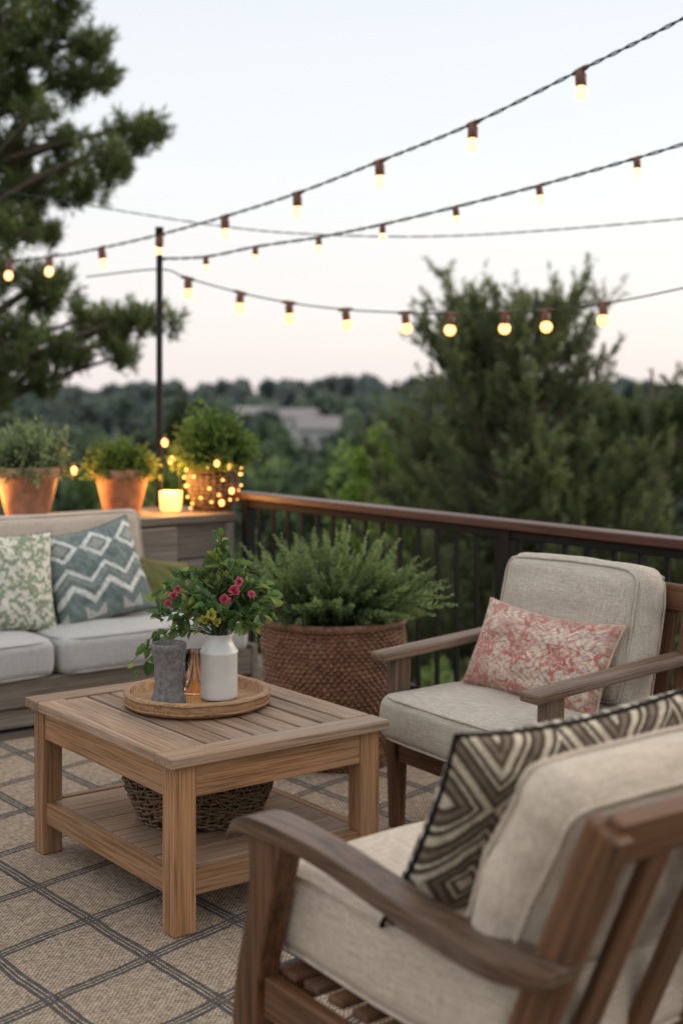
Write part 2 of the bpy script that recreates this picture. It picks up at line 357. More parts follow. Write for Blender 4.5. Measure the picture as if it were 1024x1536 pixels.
# ---------------------------------------------------------------- big pine on the left
g=grp('pine_tree',W(-3.35,12,0)); mb=MB(); Vl=[];Cl=[]
mb.tube([(0,0,-5),(.08,.05,-1),(0,.1,2.5),(.1,0,5),(.05,0,8.5)],[.26,.22,.17,.12,.03],10)
clumps=[(-2.75,4.5,.5),(-2.35,4.15,.33),(-2.5,4.95,.42),(-2.95,4.05,.45),(-2.2,4.45,.22),(-1.80,3.66,.27),(-2.05,3.42,.25),(-2.42,3.60,.24),(-2.75,3.25,.40),(-2.30,3.18,.24),
 (-2.95,2.9,.32),(-2.65,2.82,.2),(-2.95,3.6,.3),(-2.65,2.32,.32),(-2.2,2.05,.28),(-1.76,2.03,.25),(-2.85,1.92,.36),(-2.40,1.76,.24),(-1.98,1.80,.17),(-3.0,2.4,.25),(-2.6,1.5,.2),(-3.0,1.4,.25),
 (-3.9,4.5,.6),(-4.3,3.5,.6),(-4.2,2.3,.5),(-3.7,1.6,.4),(-3.2,5.8,.7),(-3.6,6.6,.7),(-2.6,5.7,.5),(-3.3,7.6,.6),(-3.9,5.6,.5)]
base=W(-3.35,12,0)
for (cx,cz,cr_) in clumps:
    for rep in range(2):
        dd_=12+R.uniform(-.9,.9) if rep else 12+R.uniform(-.3,.3)
        cxx=cx+(R.uniform(-.12,.12) if rep else 0); czz=cz+(R.uniform(-.15,.15) if rep else 0)
        c=np.array(W(cxx,dd_,czz)-base); z0=cz-R.uniform(.15,.5)-.15*abs(cx+3.35)
        p0=np.array([0.05,.05,z0]); mid=(p0+c)/2+np.array([0,0,.12])
        lp=[p0*(1-s)**2+mid*2*s*(1-s)+c*s*s for s in np.linspace(0,1,7)]; mb.tube([tuple(p) for p in lp],list(np.linspace(.04,.012,7)),5,False)
        ntw=int((24 if rep==0 else 12)*(cr_/.3)**1.5)
        for k in range(ntw):
            e=rdir(1)[0]*np.array([1.05,1.05,.62]); tipp=c+e*cr_*R.uniform(.4,1.12); a=c+(tipp-c)*.15-np.array([0,0,cr_*.2])
            mb.tube([tuple(a),tuple((a+tipp)/2-np.array([0,0,.02])),tuple(tipp)],[.009,.007,.004],4,False)
            ax=unit((tipp-a)+np.array([0,0,.25])); m=62; f=R.random((m,1)); P=tipp-ax*.17*f+R.normal(size=(m,3))*.016
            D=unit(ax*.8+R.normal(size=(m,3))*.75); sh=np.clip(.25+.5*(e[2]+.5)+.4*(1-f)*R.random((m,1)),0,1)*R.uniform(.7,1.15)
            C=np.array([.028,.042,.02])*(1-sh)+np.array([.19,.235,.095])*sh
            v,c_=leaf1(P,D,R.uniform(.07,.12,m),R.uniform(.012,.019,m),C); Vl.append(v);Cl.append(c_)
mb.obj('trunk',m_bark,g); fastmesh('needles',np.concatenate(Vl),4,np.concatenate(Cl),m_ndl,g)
# ---------------------------------------------------------------- houses
m_wall=plain('render_wall',(.46,.455,.44),.8); m_roof=plain('roof_shingles',(.25,.23,.225),.85,0,4,.5,.3); m_win=plain('window_glass',(.10,.11,.12),.2)
for (X,d,w,l,rz) in houses:
    g=grp('house',W(X,d,float(tz(X,d))+.4),rz-math.atan2(.6,.8)); mb=MB(); mb.box((-w/2,-l/2,-1.5),(w/2,l/2,4.2)); mb.obj('walls',m_wall,g,False)
    mb=MB(); k=.5; mb.add([(-w/2-k,-l/2-k,4.1),(w/2+k,-l/2-k,4.1),(w/2+k,l/2+k,4.1),(-w/2-k,l/2+k,4.1),(-w/2-k,0,6.0),(w/2+k,0,6.0)],[(0,1,5,4),(2,3,4,5),(0,4,3),(1,2,5),(0,3,2,1)]); mb.obj('roof',m_roof,g,False)
    mb=MB()
    for xx in (-w*.32,0.0+w*.1,w*.34): mb.box((xx-.5,-l/2-.05,1.6),(xx+.5,-l/2+.1,3.0))
    mb.obj('windows',m_win,g,False); mb=MB(); mb.box((-w*.15-.45,-l/2-.06,0),(-w*.15+.45,-l/2+.1,2.2)); mb.obj('door',m_roof,g,False)
# ---------------------------------------------------------------- deck
g=grp('deck_floor'); mb=MB(); r=-1.6
while r<6.5:
    mb.box((-3,r,-.03),(3.9,r+.135,0)); r+=.141
mb.obj('boards',m_deck,g,False,b=.002)
mb=MB(); mb.box((-3,-1.6,-.25),(3.88,6.48,-.035)); 
for x in (-2.5,.5,3.6):
    for y in (-1.2,2.4,6.1): mb.box((x-.09,y-.09,-6.5),(x+.09,y+.09,-.252))
mb.obj('substructure',m_ledge,g,False)
# ---------------------------------------------------------------- rug
m,nt,b=newmat('rug_jute'); o=objco(nt,False); sp=nt.nodes.new('ShaderNodeSeparateXYZ')
dn=N(nt,'ShaderNodeTexNoise'); dn.inputs['Scale'].default_value=7; dn.inputs['Detail'].default_value=4; L(nt,o,dn.inputs['Vector'])
vm=nt.nodes.new('ShaderNodeVectorMath'); vm.operation='MULTIPLY_ADD'; L(nt,dn.outputs['Color'],vm.inputs[0]); vm.inputs[1].default_value=(.022,.022,0); L(nt,o,vm.inputs[2]); L(nt,vm.outputs[0],sp.inputs[0])
x,y=sp.outputs[0],sp.outputs[1]
ax_=M(nt,'ADD',M(nt,'MULTIPLY',x,.8),M(nt,'MULTIPLY',y,-.6)); ay_=M(nt,'ADD',M(nt,'MULTIPLY',x,.6),M(nt,'MULTIPLY',y,.8))
def fam(sgn,off=0):
    f=M(nt,'ADD',M(nt,'ADD',M(nt,'DIVIDE',ax_,.37),M(nt,'MULTIPLY',M(nt,'DIVIDE',ay_,.46),sgn)),off)
    d=M(nt,'MULTIPLY',M(nt,'ABSOLUTE',M(nt,'SUBTRACT',M(nt,'FRACT',M(nt,'ADD',f,.5)),.5)),.288)
    a=M(nt,'LESS_THAN',M(nt,'ABSOLUTE',M(nt,'SUBTRACT',d,.0135)),.0056); return M(nt,'MAXIMUM',a,M(nt,'LESS_THAN',d,.0036))
ln=M(nt,'MAXIMUM',fam(1,.15),fam(-1,.3))
per=2*math.pi/.0125
wx=M(nt,'SINE',M(nt,'MULTIPLY',x,per)); wy=M(nt,'SINE',M(nt,'MULTIPLY',y,per))
wv=M(nt,'MULTIPLY',wx,wy); nb1=noise(nt,mapping(nt,o,(120,26,1)),1,3,.7); nb2=noise(nt,mapping(nt,o,(26,120,1)),1,3,.7); nb3=noise(nt,o,2.2,4)
k=M(nt,'ADD',M(nt,'MULTIPLY',wv,.12),M(nt,'ADD',M(nt,'MULTIPLY',nb1,.5),M(nt,'MULTIPLY',nb2,.5)))
c1=ramp(nt,k,[(.34,(.125,.088,.062)),(.5,(.32,.245,.18)),(.64,(.56,.46,.36))]); c1=mixc(nt,M(nt,'MULTIPLY',nb3,.35),c1,(.25,.19,.14))
c2=ramp(nt,k,[(.35,(.026,.028,.034)),(.7,(.10,.10,.10))])
lm=M(nt,'MULTIPLY',ln,M(nt,'ADD',.85,M(nt,'MULTIPLY',wv,.25)),clamp=True); c=mixc(nt,lm,c1,c2); L(nt,c,b.inputs['Base Color']); b.inputs['Roughness'].default_value=.95; b.inputs['Specular IOR Level'].default_value=.1
bump(nt,b,k,1.0,.008)
mb=MB(); mb.box((-.6,.6,.001),(3.42,4.98,.012)); mb.obj('area_rug',m,None,False,b=.004)
# ---------------------------------------------------------------- railing
g=grp('deck_railing',(3.75,0,0)); zt=.855
board('top_rail',(0,-1.5,zt-.02),(0,5.86,zt-.02),.095,.036,m_rail,g,(1,0,0),.006)
board('under_rail',(0,-1.5,zt-.058),(0,5.8,zt-.058),.04,.03,m_metal,g,(1,0,0),.002)
board('bottom_rail',(0,-1.5,.09),(0,5.8,.09),.04,.03,m_metal,g,(1,0,0),.002)
mb=MB(); r=-1.4
while r<5.75: mb.box((-.008,r-.008,.1),(.008,r+.008,zt-.065)); r+=.122
mb.obj('balusters',m_metal,g,False)
mb=MB()
for y in (5.78,3.9,1.95,0): mb.box((-.025,y-.025,0.001),(.025,y+.025,zt-.04))
mb.obj('posts',m_metal,g,False,b=.002)
# ---------------------------------------------------------------- ledge / planter wall behind sofa
g=grp('planter_ledge',(0,0,0)); zl=.75
board('cap_board',(-.5,5.93,zl-.02),(3.70,5.93,zl-.02),.27,.04,m_ledge,g,(0,1,0),.005)
board('cap_board_rear',(-.5,6.225,zl-.021),(3.70,6.225,zl-.021),.31,.04,m_ledge,g,(0,1,0),.005)
for i in range(4):
    z=.625-.178*i; board('front_board_%d'%i,(-.45,5.83,z),(3.63,5.83,z),.17,.03,m_ledge,g,(0,0,1),.003)
    board('end_board_%d'%i,(3.645,5.86,z),(3.645,6.34,z),.17,.03,m_ledge,g,(0,0,1),.003)
board('corner_post',(3.655,5.825,0.001),(3.655,5.825,zl-.045),.05,.05,m_ledge,g,(0,1,0),.003)
mb=MB(); mb.box((-.4,5.86,.01),(3.6,6.34,.7)); mb.obj('core',m_deck,g,False)
# ---------------------------------------------------------------- sofa
g=grp('outdoor_sofa',(0,0,0))
board('front_rail',(.2,5.12,.155),(3.33,5.12,.155),.11,.035,m_ledge,g,(0,0,1),.004)
board('front_rail_low',(.2,5.14,.055),(3.33,5.14,.055),.075,.03,m_ledge,g,(0,0,1),.004)
board('seat_deck',(.2,5.43,.195),(3.33,5.43,.195),.6,.025,m_ledge,g,(0,1,0),.003)
board('end_panel',(3.345,5.1,.13),(3.345,5.75,.13),.2,.03,m_ledge,g,(0,0,1),.003)
board('back_panel',(.2,5.775,.45),(3.33,5.775,.45),.5,.03,m_ledge,g,(0,0,1),.003)
for x in (.3,1.2,2.1,3.27): board('leg',(x,5.2,.001),(x,5.2,.1),.06,.06,m_ledge,g,(0,1,0),.003)
for i,(a,c_) in enumerate([(.45,1.45),(1.46,2.385),(2.395,3.31)]):
    cushion('seat_cushion_%d'%i,c_-a,.68,.15,m_sofa,g,Matrix.Translation(((a+c_)/2,5.41,.285)),.035,.014,.006,i*3.1)
    lean=Matrix.Translation(((a+c_)/2-.24 if i==2 else (a+c_)/2-.14,5.655,.595))@Matrix.Rotation(math.radians(82),4,'X')
    cushion('back_cushion_%d'%i,.90 if i==2 else .9,.43,.13,m_sofab,g,lean,.045,.02,.006,i*2.3+9)
def c_leaf(u,v):
    a=vnoise(u,v,26,1)*.5+vnoise(u,v,52,2)*.5; k=(a-.47)*14; b_=vnoise(u+5,v,9,3); c=mixa((.62,.59,.51),(.23,.27,.18),k); return c*(.9+.2*b_)[:,None]
def c_blue(u,v):
    base=mixa((.12,.155,.15),(.20,.24,.225),vnoise(u,v,14,4)*1.1); t=tri(u*2.6+.1); wv=(vnoise(u,v,40,6)-.5)*.05; wh=(.64,.64,.60)
    D=np.abs(v-.80)/.17+(t); dia=(np.abs(D-.80+wv*2)<.16)&(v>.55); 
    D2=np.abs(v-.80)/.17+(t)<.42
    z1=np.abs(v-(.57-.17*t)+wv*.3)<.026; z2=np.abs(v-(.38-.17*t)+wv*.3)<.036; z3=np.abs(v-(.50-.17*t))<.02
    z4=(v<.20-.17*t+.04)&(v>.04)&(tri(u*2.6+.1+.5)<.55)
    c=mixa(base,wh,(dia|z1|z2).astype(float)); c=mixa(c,(.32,.33,.31),(D2&(v>.6)).astype(float)); c=mixa(c,(.36,.36,.32),z3*.5); c=mixa(c,(.50,.49,.44),z4*.8)
    dis=vnoise(u,v,60,8); return c*(.8+.35*dis)[:,None]
def c_pink(u,v):
    wu=u+(vnoise(u,v,9,15)-.5)*.05; wv=v+(vnoise(u,v,9,16)-.5)*.08
    n=vnoise(u,v*.6,38,11); n2=vnoise(u,v*.6,80,12); n3=vnoise(u,v*.6,7,13); cu=(wu*3.2+.1)%1-.5; cv=((wv*1.9+.55)%1-.5)*.95; r_=np.hypot(cu,cv); an=np.arctan2(cv,cu)
    pet=r_*(1+.22*np.cos(an*6)); med=((np.abs(pet-.30)<.04)|(np.abs(pet-.17)<.035)|(pet<.08)).astype(float)
    vine=(np.abs(np.sin(wu*46+np.sin(wv*30)*2.0)*np.sin(wv*34+np.sin(wu*37)*2.2))<.20).astype(float)
    k=np.maximum(med*1.0,vine*.85)*np.clip((n*.6+n2*.5-.16)*2.3,0,1)
    ground=mixa((.58,.48,.38),(.46,.31,.25),(n3-.45)*2.5); ground=mixa(ground,(.34,.31,.28),(n>.60)*.55)
    c=mixa(ground,mixa((.36,.075,.075),(.44,.17,.14),n),k*1.0); bd=(np.abs(v-.5)>.42)|(np.abs(u-.5)>.46); return mixa(c,(.36,.19,.14),bd*(n>.45)*.5)*(.84+.32*n2)[:,None]
def c_bw(u,v):
    a=np.abs((u*2.1+.2)%1-.5)*2; b_=np.abs((v*1.25+.15)%1-.5)*2; k=a+b_; s=(k*2.0)%1; w=(s<.24)|((s>.40)&(s<.50)); n=vnoise(u,v,80,21)
    c=mixa((.085,.062,.045),(.58,.50,.38),w.astype(float)); c=mixa(c,(.24,.18,.13),((s>.68)&(s<.82))*.8); return c*(.75+.45*n)[:,None]
def c_plain(col,s=30):
    def f(u,v): return np.array(col)[None,:]*(.9+.2*vnoise(u,v,s,33))[:,None]
    return f
def rolled(c,x,y,deg):
    m=fr(c,x,y); return m@Matrix.Rotation(math.radians(deg),4,'Z')
pillow('throw_pillow',.45,.44,.085,m_pat,c_leaf,rolled((2.29,5.42,.56),(1,-.12,0),(0,.35,.94),-3),1)
pillow('throw_pillow',.47,.44,.085,m_pat,c_blue,rolled((2.73,5.44,.56),(1,-.05,0),(0,.38,.93),10),2,220)
pillow('throw_pillow',.34,.26,.07,m_pat,c_plain((.13,.13,.045)),rolled((3.08,5.52,.475),(1,0,0),(0,.45,.9),-12),3,60)
# ---------------------------------------------------------------- coffee table
g=grp('coffee_table',(1.66,2.90,0)); w,l,h=.68,.86,.46; t=.028; lg=.062; ins=.02
for x in (ins+lg/2,w-ins-lg/2):
    for y in (ins+lg/2,l-ins-lg/2): board('leg',(x,y,.013),(x,y,h-t),lg,lg,m_table,g,(0,1,0),.004)
for y in (ins+.018,l-ins-.018): board('apron_short',(ins+lg,y,h-t-.045),(w-ins-lg,y,h-t-.045),.078,.024,m_table,g,(0,0,1),.003)
for x in (ins+.018,w-ins-.018): board('apron_long',(x,ins+lg,h-t-.045),(x,l-ins-lg,h-t-.045),.078,.024,m_table,g,(0,0,1),.003)
fw=.085
board('top_end_near',(0,fw/2,h-t/2),(w,fw/2,h-t/2),fw-.002,t,m_top,g,(0,1,0),.004)
board('top_end_far',(0,l-fw/2,h-t/2),(w,l-fw/2,h-t/2),fw-.002,t,m_top,g,(0,1,0),.004)
for x in (fw/2,w-fw/2): board('top_side',(x,fw+.001,h-t/2),(x,l-fw-.001,h-t/2),fw-.003,t,m_top,g,(1,0,0),.004)
ns=7; sw=(w-2*fw)/ns
for i in range(ns): x=fw+sw*(i+.5); board('top_slat_%d'%i,(x,fw+.003,h-t/2-.002),(x,l-fw-.003,h-t/2-.002),sw-.010,t-.004,m_top,g,(1,0,0),.003)
board('top_brace',(fw,l/2,h-t-.012),(w-fw,l/2,h-t-.012),.05,.015,m_table,g,(0,1,0),.002)
zs=.165
for y in (ins+.025,l-ins-.025): board('shelf_rail_short',(ins+lg,y,zs-.032),(w-ins-lg,y,zs-.032),.06,.03,m_table,g,(0,0,1),.003)
for x in (ins+.025,w-ins-.025): board('shelf_rail_long',(x,ins+lg,zs-.032),(x,l-ins-lg,zs-.032),.06,.03,m_table,g,(0,0,1),.003)
ns=6; y0=ins+.05; sw=(l-2*y0)/ns
for i in range(ns): y=y0+sw*(i+.5); board('shelf_plank_%d'%i,(ins+.042,y,zs-.012),(w-ins-.042,y,zs-.012),sw-.003,.02,m_top,g,(0,1,0),.002)
# wicker bowl basket on the shelf
cx,cy,cz=1.99,3.32,zs+.002; g=grp('wicker_basket',(cx,cy,cz)); mb=MB(); rb,rt,hh=.165,.215,.175
rad=lambda z:rb+(rt-rb)*math.sin(min(1,z/hh)*math.pi/2)
for j in range(15):
    z=.006+hh*j/14; n=44
    for s in (0,1):
        pts=[]
        for i in range(n*4+1):
            a=2*math.pi*i/(n*4); rr_=rad(z)+.0065*math.sin(a*n/2*1.0+math.pi*(j%2)+math.pi*s); zz=z+.0045*math.sin(a*5+j*1.7)+(.005 if s else 0)+random.uniform(-.001,.001)
            pts.append((rr_*math.cos(a),rr_*math.sin(a),zz))
        mb.tube(pts,.0036,5,False)
for i in range(44):
    a=2*math.pi*(i+random.uniform(-.2,.2))/44; mb.tube([(rad(z)*math.cos(a+z*.8),rad(z)*math.sin(a+z*.8),z) for z in np.linspace(0,hh,7)],.004,5)
for i in range(60):
    a=random.uniform(0,6.28); z=random.uniform(.02,hh-.04); da=random.choice((-1,1))*random.uniform(.15,.4); mb.tube([((rad(z+.03*s)+.008)*math.cos(a+da*s),(rad(z+.03*s)+.008)*math.sin(a+da*s),z+.045*s) for s in np.linspace(0,1,5)],.003,4)
for k in range(3):
    mb.tube([((rt+.004)*math.cos(a)+.006*math.cos(a*30+k*2.1)*math.cos(a),(rt+.004)*math.sin(a)+.006*math.cos(a*30+k*2.1)*math.sin(a),hh+.006+.006*math.sin(a*30+k*2.1)) for a in np.linspace(0,2*math.pi,241)],.006,5,False)
mb.obj('weave',m_wick2,g); mb=MB(); mb.lathe([(0,.002),(rb,.004),(rt-.014,hh-.02)],n=40); mb.obj('liner',m_soil,g)
# ---------------------------------------------------------------- tray and things on it
tc=(2.025,3.39,.461); g=grp('round_tray',tc); mb=MB(); ro=.205
mb.lathe([(0,0),(ro-.006,0),(ro,.005),(ro+.003,.036),(ro,.041),(ro-.012,.041),(ro-.016,.036),(ro-.018,.014),(ro-.03,.011),(0,.011)],n=72)
mb.obj('tray_body',m_tray,g); 
mb=MB()
for zz_ in (.010,.034): mb.tube([((ro+.0025)*math.cos(a),(ro+.0025)*math.sin(a),zz_+.001*math.sin(a*9)) for a in np.linspace(0,2*math.pi,97)],.0038,6,False)
mb.obj('rim_bands',m_table,g)
def at(X,d,z): return tuple(W(X,d,z))
zt=.4735
g=grp('white_milk_can',at(-.352,3.93,zt)); mb=MB()
mb.lathe([(0,0),(.048,0),(.052,.004),(.053,.01),(.053,.128),(.0545,.130),(.0545,.136),(.051,.140),(.042,.156),(.0375,.166),(.038,.178),(.042,.184),(.040,.186),(.035,.178),(.034,.15),(0,.14)],n=48); mb.obj('can_body',m_white,g)
g=grp('grey_stone_vase',at(-.488,3.86,zt)); mb=MB()
mb.lathe([(0,0),(.046,0),(.049,.005),(.049,.016),(.044,.026),(.040,.05),(.0395,.10),(.042,.13),(.047,.148),(.050,.158),(.0505,.168),(.047,.172),(.042,.165),(.036,.12),(0,.10)],n=48); mb.obj('vase_body',m_stone,g)
g=grp('glass_candle_jar',at(-.428,3.99,zt)); mb=MB(); mb.lathe([(0,0),(.033,0),(.035,.004),(.035,.125),(.033,.125),(.032,.006),(0,.005)],n=32); mb.obj('jar',m_glass,g)
mb=MB(); mb.lathe([(0,.008),(.029,.008),(.029,.078),(0,.076)],n=24); mb.obj('candle',emis('wax_glow',(1,.5,.16),2.2),g); mb=MB(); mb.lathe([(0,.078),(.005,.083),(.006,.091),(0,.108)],n=10); mb.obj('flame',m_flame,g)
# bouquet
g=grp('flower_bouquet',at(-.352,3.93,.655)); b0=np.array(g.location)
def rel(X,d,z): return np.array(W(X,d,z))-b0
mb=MB(); Pl=[];Dl=[];Ll=[];Wl=[];Cl2=[]
tips=[]
for i in range(52):
    a=R.uniform(0,6.28); q=R.random()**.6; tips.append((-.365+.18*q*math.cos(a),3.93+.13*q*math.sin(a),.71+.15*R.random()*(1.15-q*.6)))
tips+=[(-.345,3.93,.93),(-.335,3.92,.91),(-.35,3.92,.94),(-.325,3.9,.88),(-.36,3.95,.87),(-.29,3.9,.86),(-.27,3.92,.83),(-.20,3.9,.80),(-.19,3.93,.74),(-.18,3.9,.77),(-.20,3.9,.72),(-.24,3.88,.68),(-.22,3.86,.70),(-.50,3.92,.80),(-.53,3.9,.76),(-.55,3.93,.70),(-.52,3.88,.72),(-.58,3.95,.62),(-.62,3.98,.56),(-.60,3.97,.53),(-.57,3.96,.58),(-.44,3.92,.84),(-.30,3.86,.70),(-.38,3.84,.73),(-.42,3.84,.74)]
for tp in tips:
    e=rel(*tp); p0=np.array([R.uniform(-.02,.02),R.uniform(-.02,.02),-.03]); mid=np.array([e[0]*.35,e[1]*.35,max(e[2],.04)*.8+.05]) 
    pts=[p0*(1-s)**2+mid*2*s*(1-s)+e*s*s for s in np.linspace(0,1,10)]; mb.tube([tuple(p) for p in pts],list(np.linspace(.0025,.001,10)),5,False)
    for k in range(R.integers(9,15)):
        s=R.uniform(.35,1.0); q=s*9; j=min(int(q),8); p=pts[j]+(pts[j+1]-pts[j])*(q-j); ax=unit(pts[j+1]-pts[j])
        Pl.append(p); Dl.append(unit(ax*.6+R.normal(size=3)*.8+np.array([0,0,-.1]))); Ll.append(R.uniform(.022,.05)); Wl.append(R.uniform(.6,.85)*Ll[-1])
        g_=R.random(); Cl2.append(np.array([.045,.09,.035])*(1-g_)+np.array([.17,.26,.11])*g_ if R.random()<.85 else np.array([.27,.32,.10]))
v,c=leaf2(np.array(Pl),np.array(Dl),np.array(Ll),np.array(Wl),np.array(Cl2)); fastmesh('leaves',v,4,c,m_fol,g); mb.obj('stems',plain('stem',(.06,.09,.03)),g)
Vf=[];Cf=[]
for (X,d,z,s,pk) in [(-.30,3.80,.80,.018,1),(-.325,3.80,.775,.017,1),(-.285,3.80,.825,.014,1),(-.47,3.82,.785,.013,1),(-.485,3.82,.76,.012,1),(-.46,3.84,.80,.010,1),(-.36,3.78,.735,.018,0),(-.38,3.78,.72,.015,0),(-.345,3.79,.715,.013,0),(-.25,3.80,.79,.011,1)]:
    c0=rel(X,d,z); n=34; D=unit(rdir(n)+np.array([.1,-.3,.6])); P=c0+D*s*.1
    cc=cols(n,(.46,.05,.15),(.68,.24,.33)) if pk else cols(n,(.55,.47,.12),(.32,.36,.10)); v,c=leaf2(P,D,s*R.uniform(.7,1.15,n),s*.9,cc,.35,D+rdir(n)*.6); Vf.append(v);Cf.append(c)
fastmesh('blossoms',np.concatenate(Vf),4,np.concatenate(Cf),m_fol,g)
# ---------------------------------------------------------------- woven planter with fern
g=grp('fern_planter',(2.98,4.02,.012)); hp=.51; nth,nz=960,240
zz,tt=np.meshgrid(np.linspace(0,1,nz),np.linspace(0,2*np.pi,nth,endpoint=False),indexing='ij')
rb_=np.interp(zz,[0,.1,.5,.85,1],[.195,.218,.25,.258,.25]); rows=36; row=np.floor(zz*rows); ph=zz*rows-row
rs5=np.random.default_rng(5); jit=(rs5.random(64)*6.28)[row.astype(int)%64]*.06
rad_=rb_+.0060*np.cos(tt*66+np.pi*(row%2)+jit)*np.sin(np.pi*ph)**.7+.0055*np.sin(np.pi*ph)+ (vnoise(tt*3,zz*3,2,40)-.5)*.010+(vnoise(tt*20,zz*36,1,41)-.5)*.004
V=np.stack([rad_*np.cos(tt),rad_*np.sin(tt),zz*hp+.003*np.sin(tt*7+row)],-1).reshape(-1,3); idx=np.arange(nz*nth).reshape(nz,nth); ix=np.roll(idx,-1,1)
F=np.stack([idx[:-1],ix[:-1],ix[1:],idx[1:]],-1).reshape(-1,4); me=bpy.data.meshes.new('woven_body'); me.from_pydata(V.tolist(),[],F.tolist()); me.update(); addobj('woven_body',me,m_wick,g,None,True)
mb=MB()
for k in range(3): mb.tube([((.25+.008*math.cos(a*34+k*2.1))*math.cos(a),(.25+.008*math.cos(a*34+k*2.1))*math.sin(a),hp+.008*math.sin(a*34+k*2.1)) for a in np.linspace(0,2*math.pi,400)],.009,6,False)
mb.obj('woven_rim',m_wick,g); mb=MB(); mb.lathe([(.238,hp-.01),(.23,hp-.05),(0,hp-.045)],n=40); mb.obj('soil',m_soil,g)
Pl=[];Dl=[];Ll=[];Cl2=[]; mb=MB()
for i in range(230):
    az=R.uniform(0,6.28); inc=math.radians(R.uniform(5,64)); ln=R.uniform(.23,.38)*(1.0 if inc<.9 else 1.12); out=np.array([math.cos(az),math.sin(az),0]); n=12
    p=out*R.uniform(0,.16)+np.array([0,0,hp-.03]); d=out*math.sin(inc)+np.array([0,0,math.cos(inc)]); pts=[p.copy()]
    for k in range(n): d=unit(d+np.array([0,0,-.010-.033*math.sin(inc)])+out*.012); p=p+d*ln/n; pts.append(p.copy())
    mb.tube([tuple(q) for q in pts],list(np.linspace(.002,.0008,len(pts))),4,False)
    tone=R.uniform(.65,1.15)
    for k in range(120):
        s=R.uniform(.10,1.0); q=s*n; j=min(int(q),n-1); pp=pts[j]+(pts[j+1]-pts[j])*(q-j); ax=unit(pts[j+1]-pts[j]); rv=R.normal(size=3); side=unit(rv-ax*rv.dot(ax))
        wv=.030*math.sin(math.pi*min(1,(s*.8+.22)))+.011
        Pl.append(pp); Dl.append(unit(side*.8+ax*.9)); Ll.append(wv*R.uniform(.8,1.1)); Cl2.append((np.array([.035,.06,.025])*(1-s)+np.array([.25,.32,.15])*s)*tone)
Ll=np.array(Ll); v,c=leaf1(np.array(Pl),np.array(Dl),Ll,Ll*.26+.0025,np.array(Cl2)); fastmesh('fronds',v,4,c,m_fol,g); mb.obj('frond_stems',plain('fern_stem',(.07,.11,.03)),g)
# ---------------------------------------------------------------- terracotta pots on ledge
def pot(name,p,r_,sc,pr,ph,ca,cb,nst=150,ls=.03,tall=1.0):
    g=grp(name,(p,r_,.751)); mb=MB(); mb.lathe([(0,0),(.085*sc,0),(.088*sc,.004),(.125*sc,.165*sc),(.140*sc,.17*sc),(.145*sc,.18*sc),(.146*sc,.212*sc),(.142*sc,.217*sc),(.130*sc,.215*sc),(.125*sc,.19*sc),(0,.185*sc)],n=40); mb.obj('pot',m_terra,g)
    P=[];D=[];C=[]; c0=np.array([0,0,.18*sc])
    for i in range(nst):
        e=rdir(1)[0]; e[2]=abs(e[2]); tip=c0+e*np.array([pr,pr,ph])*R.uniform(.75,1.1)*(1+.12*math.sin(5*math.atan2(e[1],e[0])+sc*9)); m=26
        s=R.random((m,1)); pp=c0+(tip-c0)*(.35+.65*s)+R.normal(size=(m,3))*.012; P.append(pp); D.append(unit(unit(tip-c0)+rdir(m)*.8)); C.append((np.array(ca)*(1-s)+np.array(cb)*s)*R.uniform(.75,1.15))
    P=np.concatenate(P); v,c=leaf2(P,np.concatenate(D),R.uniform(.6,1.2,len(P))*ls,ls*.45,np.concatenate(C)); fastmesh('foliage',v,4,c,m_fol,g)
pot('potted_plant',2.73,6.15,1.14,.215,.25,(.04,.06,.03),(.27,.33,.20))
pot('potted_plant',3.22,6.12,1.03,.180,.17,(.03,.055,.015),(.20,.27,.07))
g=grp('fairy_light_planter',(3.60,6.02,.751)); g.location=(W(-.655,6.98,0).x,W(-.655,6.98,0).y,.751); mb=MB()
pr=lambda z: .095+.035*math.sin(z/.23*math.pi*.6)
for j in range(11):
    z=.006+.022*j; mb.tube([((pr(z)+.005*math.sin(a*16+math.pi*(j%2)))*math.cos(a),(pr(z)+.005*math.sin(a*16+math.pi*(j%2)))*math.sin(a),z+.003*math.sin(a*4+j)) for a in np.linspace(0,2*math.pi,129)],.0042,5,False)
for i in range(24): a=2*math.pi*i/24; mb.tube([(pr(z)*math.cos(a),pr(z)*math.sin(a),z) for z in np.linspace(0,.235,6)],.004,5)
mb.obj('wicker_pot',m_wick2,g); mb=MB(); mb.lathe([(0,.002),(.088,.004),(.118,.2),(0,.2)],n=30); mb.obj('liner',m_soil,g)
mb=MB(); mw_=MB(); pts=[]
for i in range(42):
    a=i*.83+R.uniform(-.2,.2); z=.01+.235*i/42+R.uniform(-.015,.02); r_=pr(max(0,z))+.016; q=(r_*math.cos(a),r_*math.sin(a),z); pts.append(q); s=.0066; mb.lathe([(0,-s),(s*.8,-s*.5),(s,0),(s*.8,s*.5),(0,s)],q,8)
mw_.tube(pts,.0015,4,False); mb.obj('fairy_bulbs',m_fairy,g); mw_.obj('fairy_wire',m_wire,g)
P=[];D=[];C=[]
for i in range(260):
    e=rdir(1)[0]; e[2]=abs(e[2])*1.0-.1; c0=np.array([0,0,.25]); tip=c0+e*np.array([.21,.21,.27])*R.uniform(.65,1.15)*(1+.15*math.sin(4*math.atan2(e[1],e[0]))); m=26; s=R.random((m,1)); P.append(c0+(tip-c0)*(.3+.7*s)+R.normal(size=(m,3))*.014); D.append(unit(unit(tip-c0)+rdir(m)*.8+np.array([0,0,-.1]))); C.append((np.array([.03,.055,.015])*(1-s)+np.array([.17,.25,.07])*s)*R.uniform(.7,1.15))
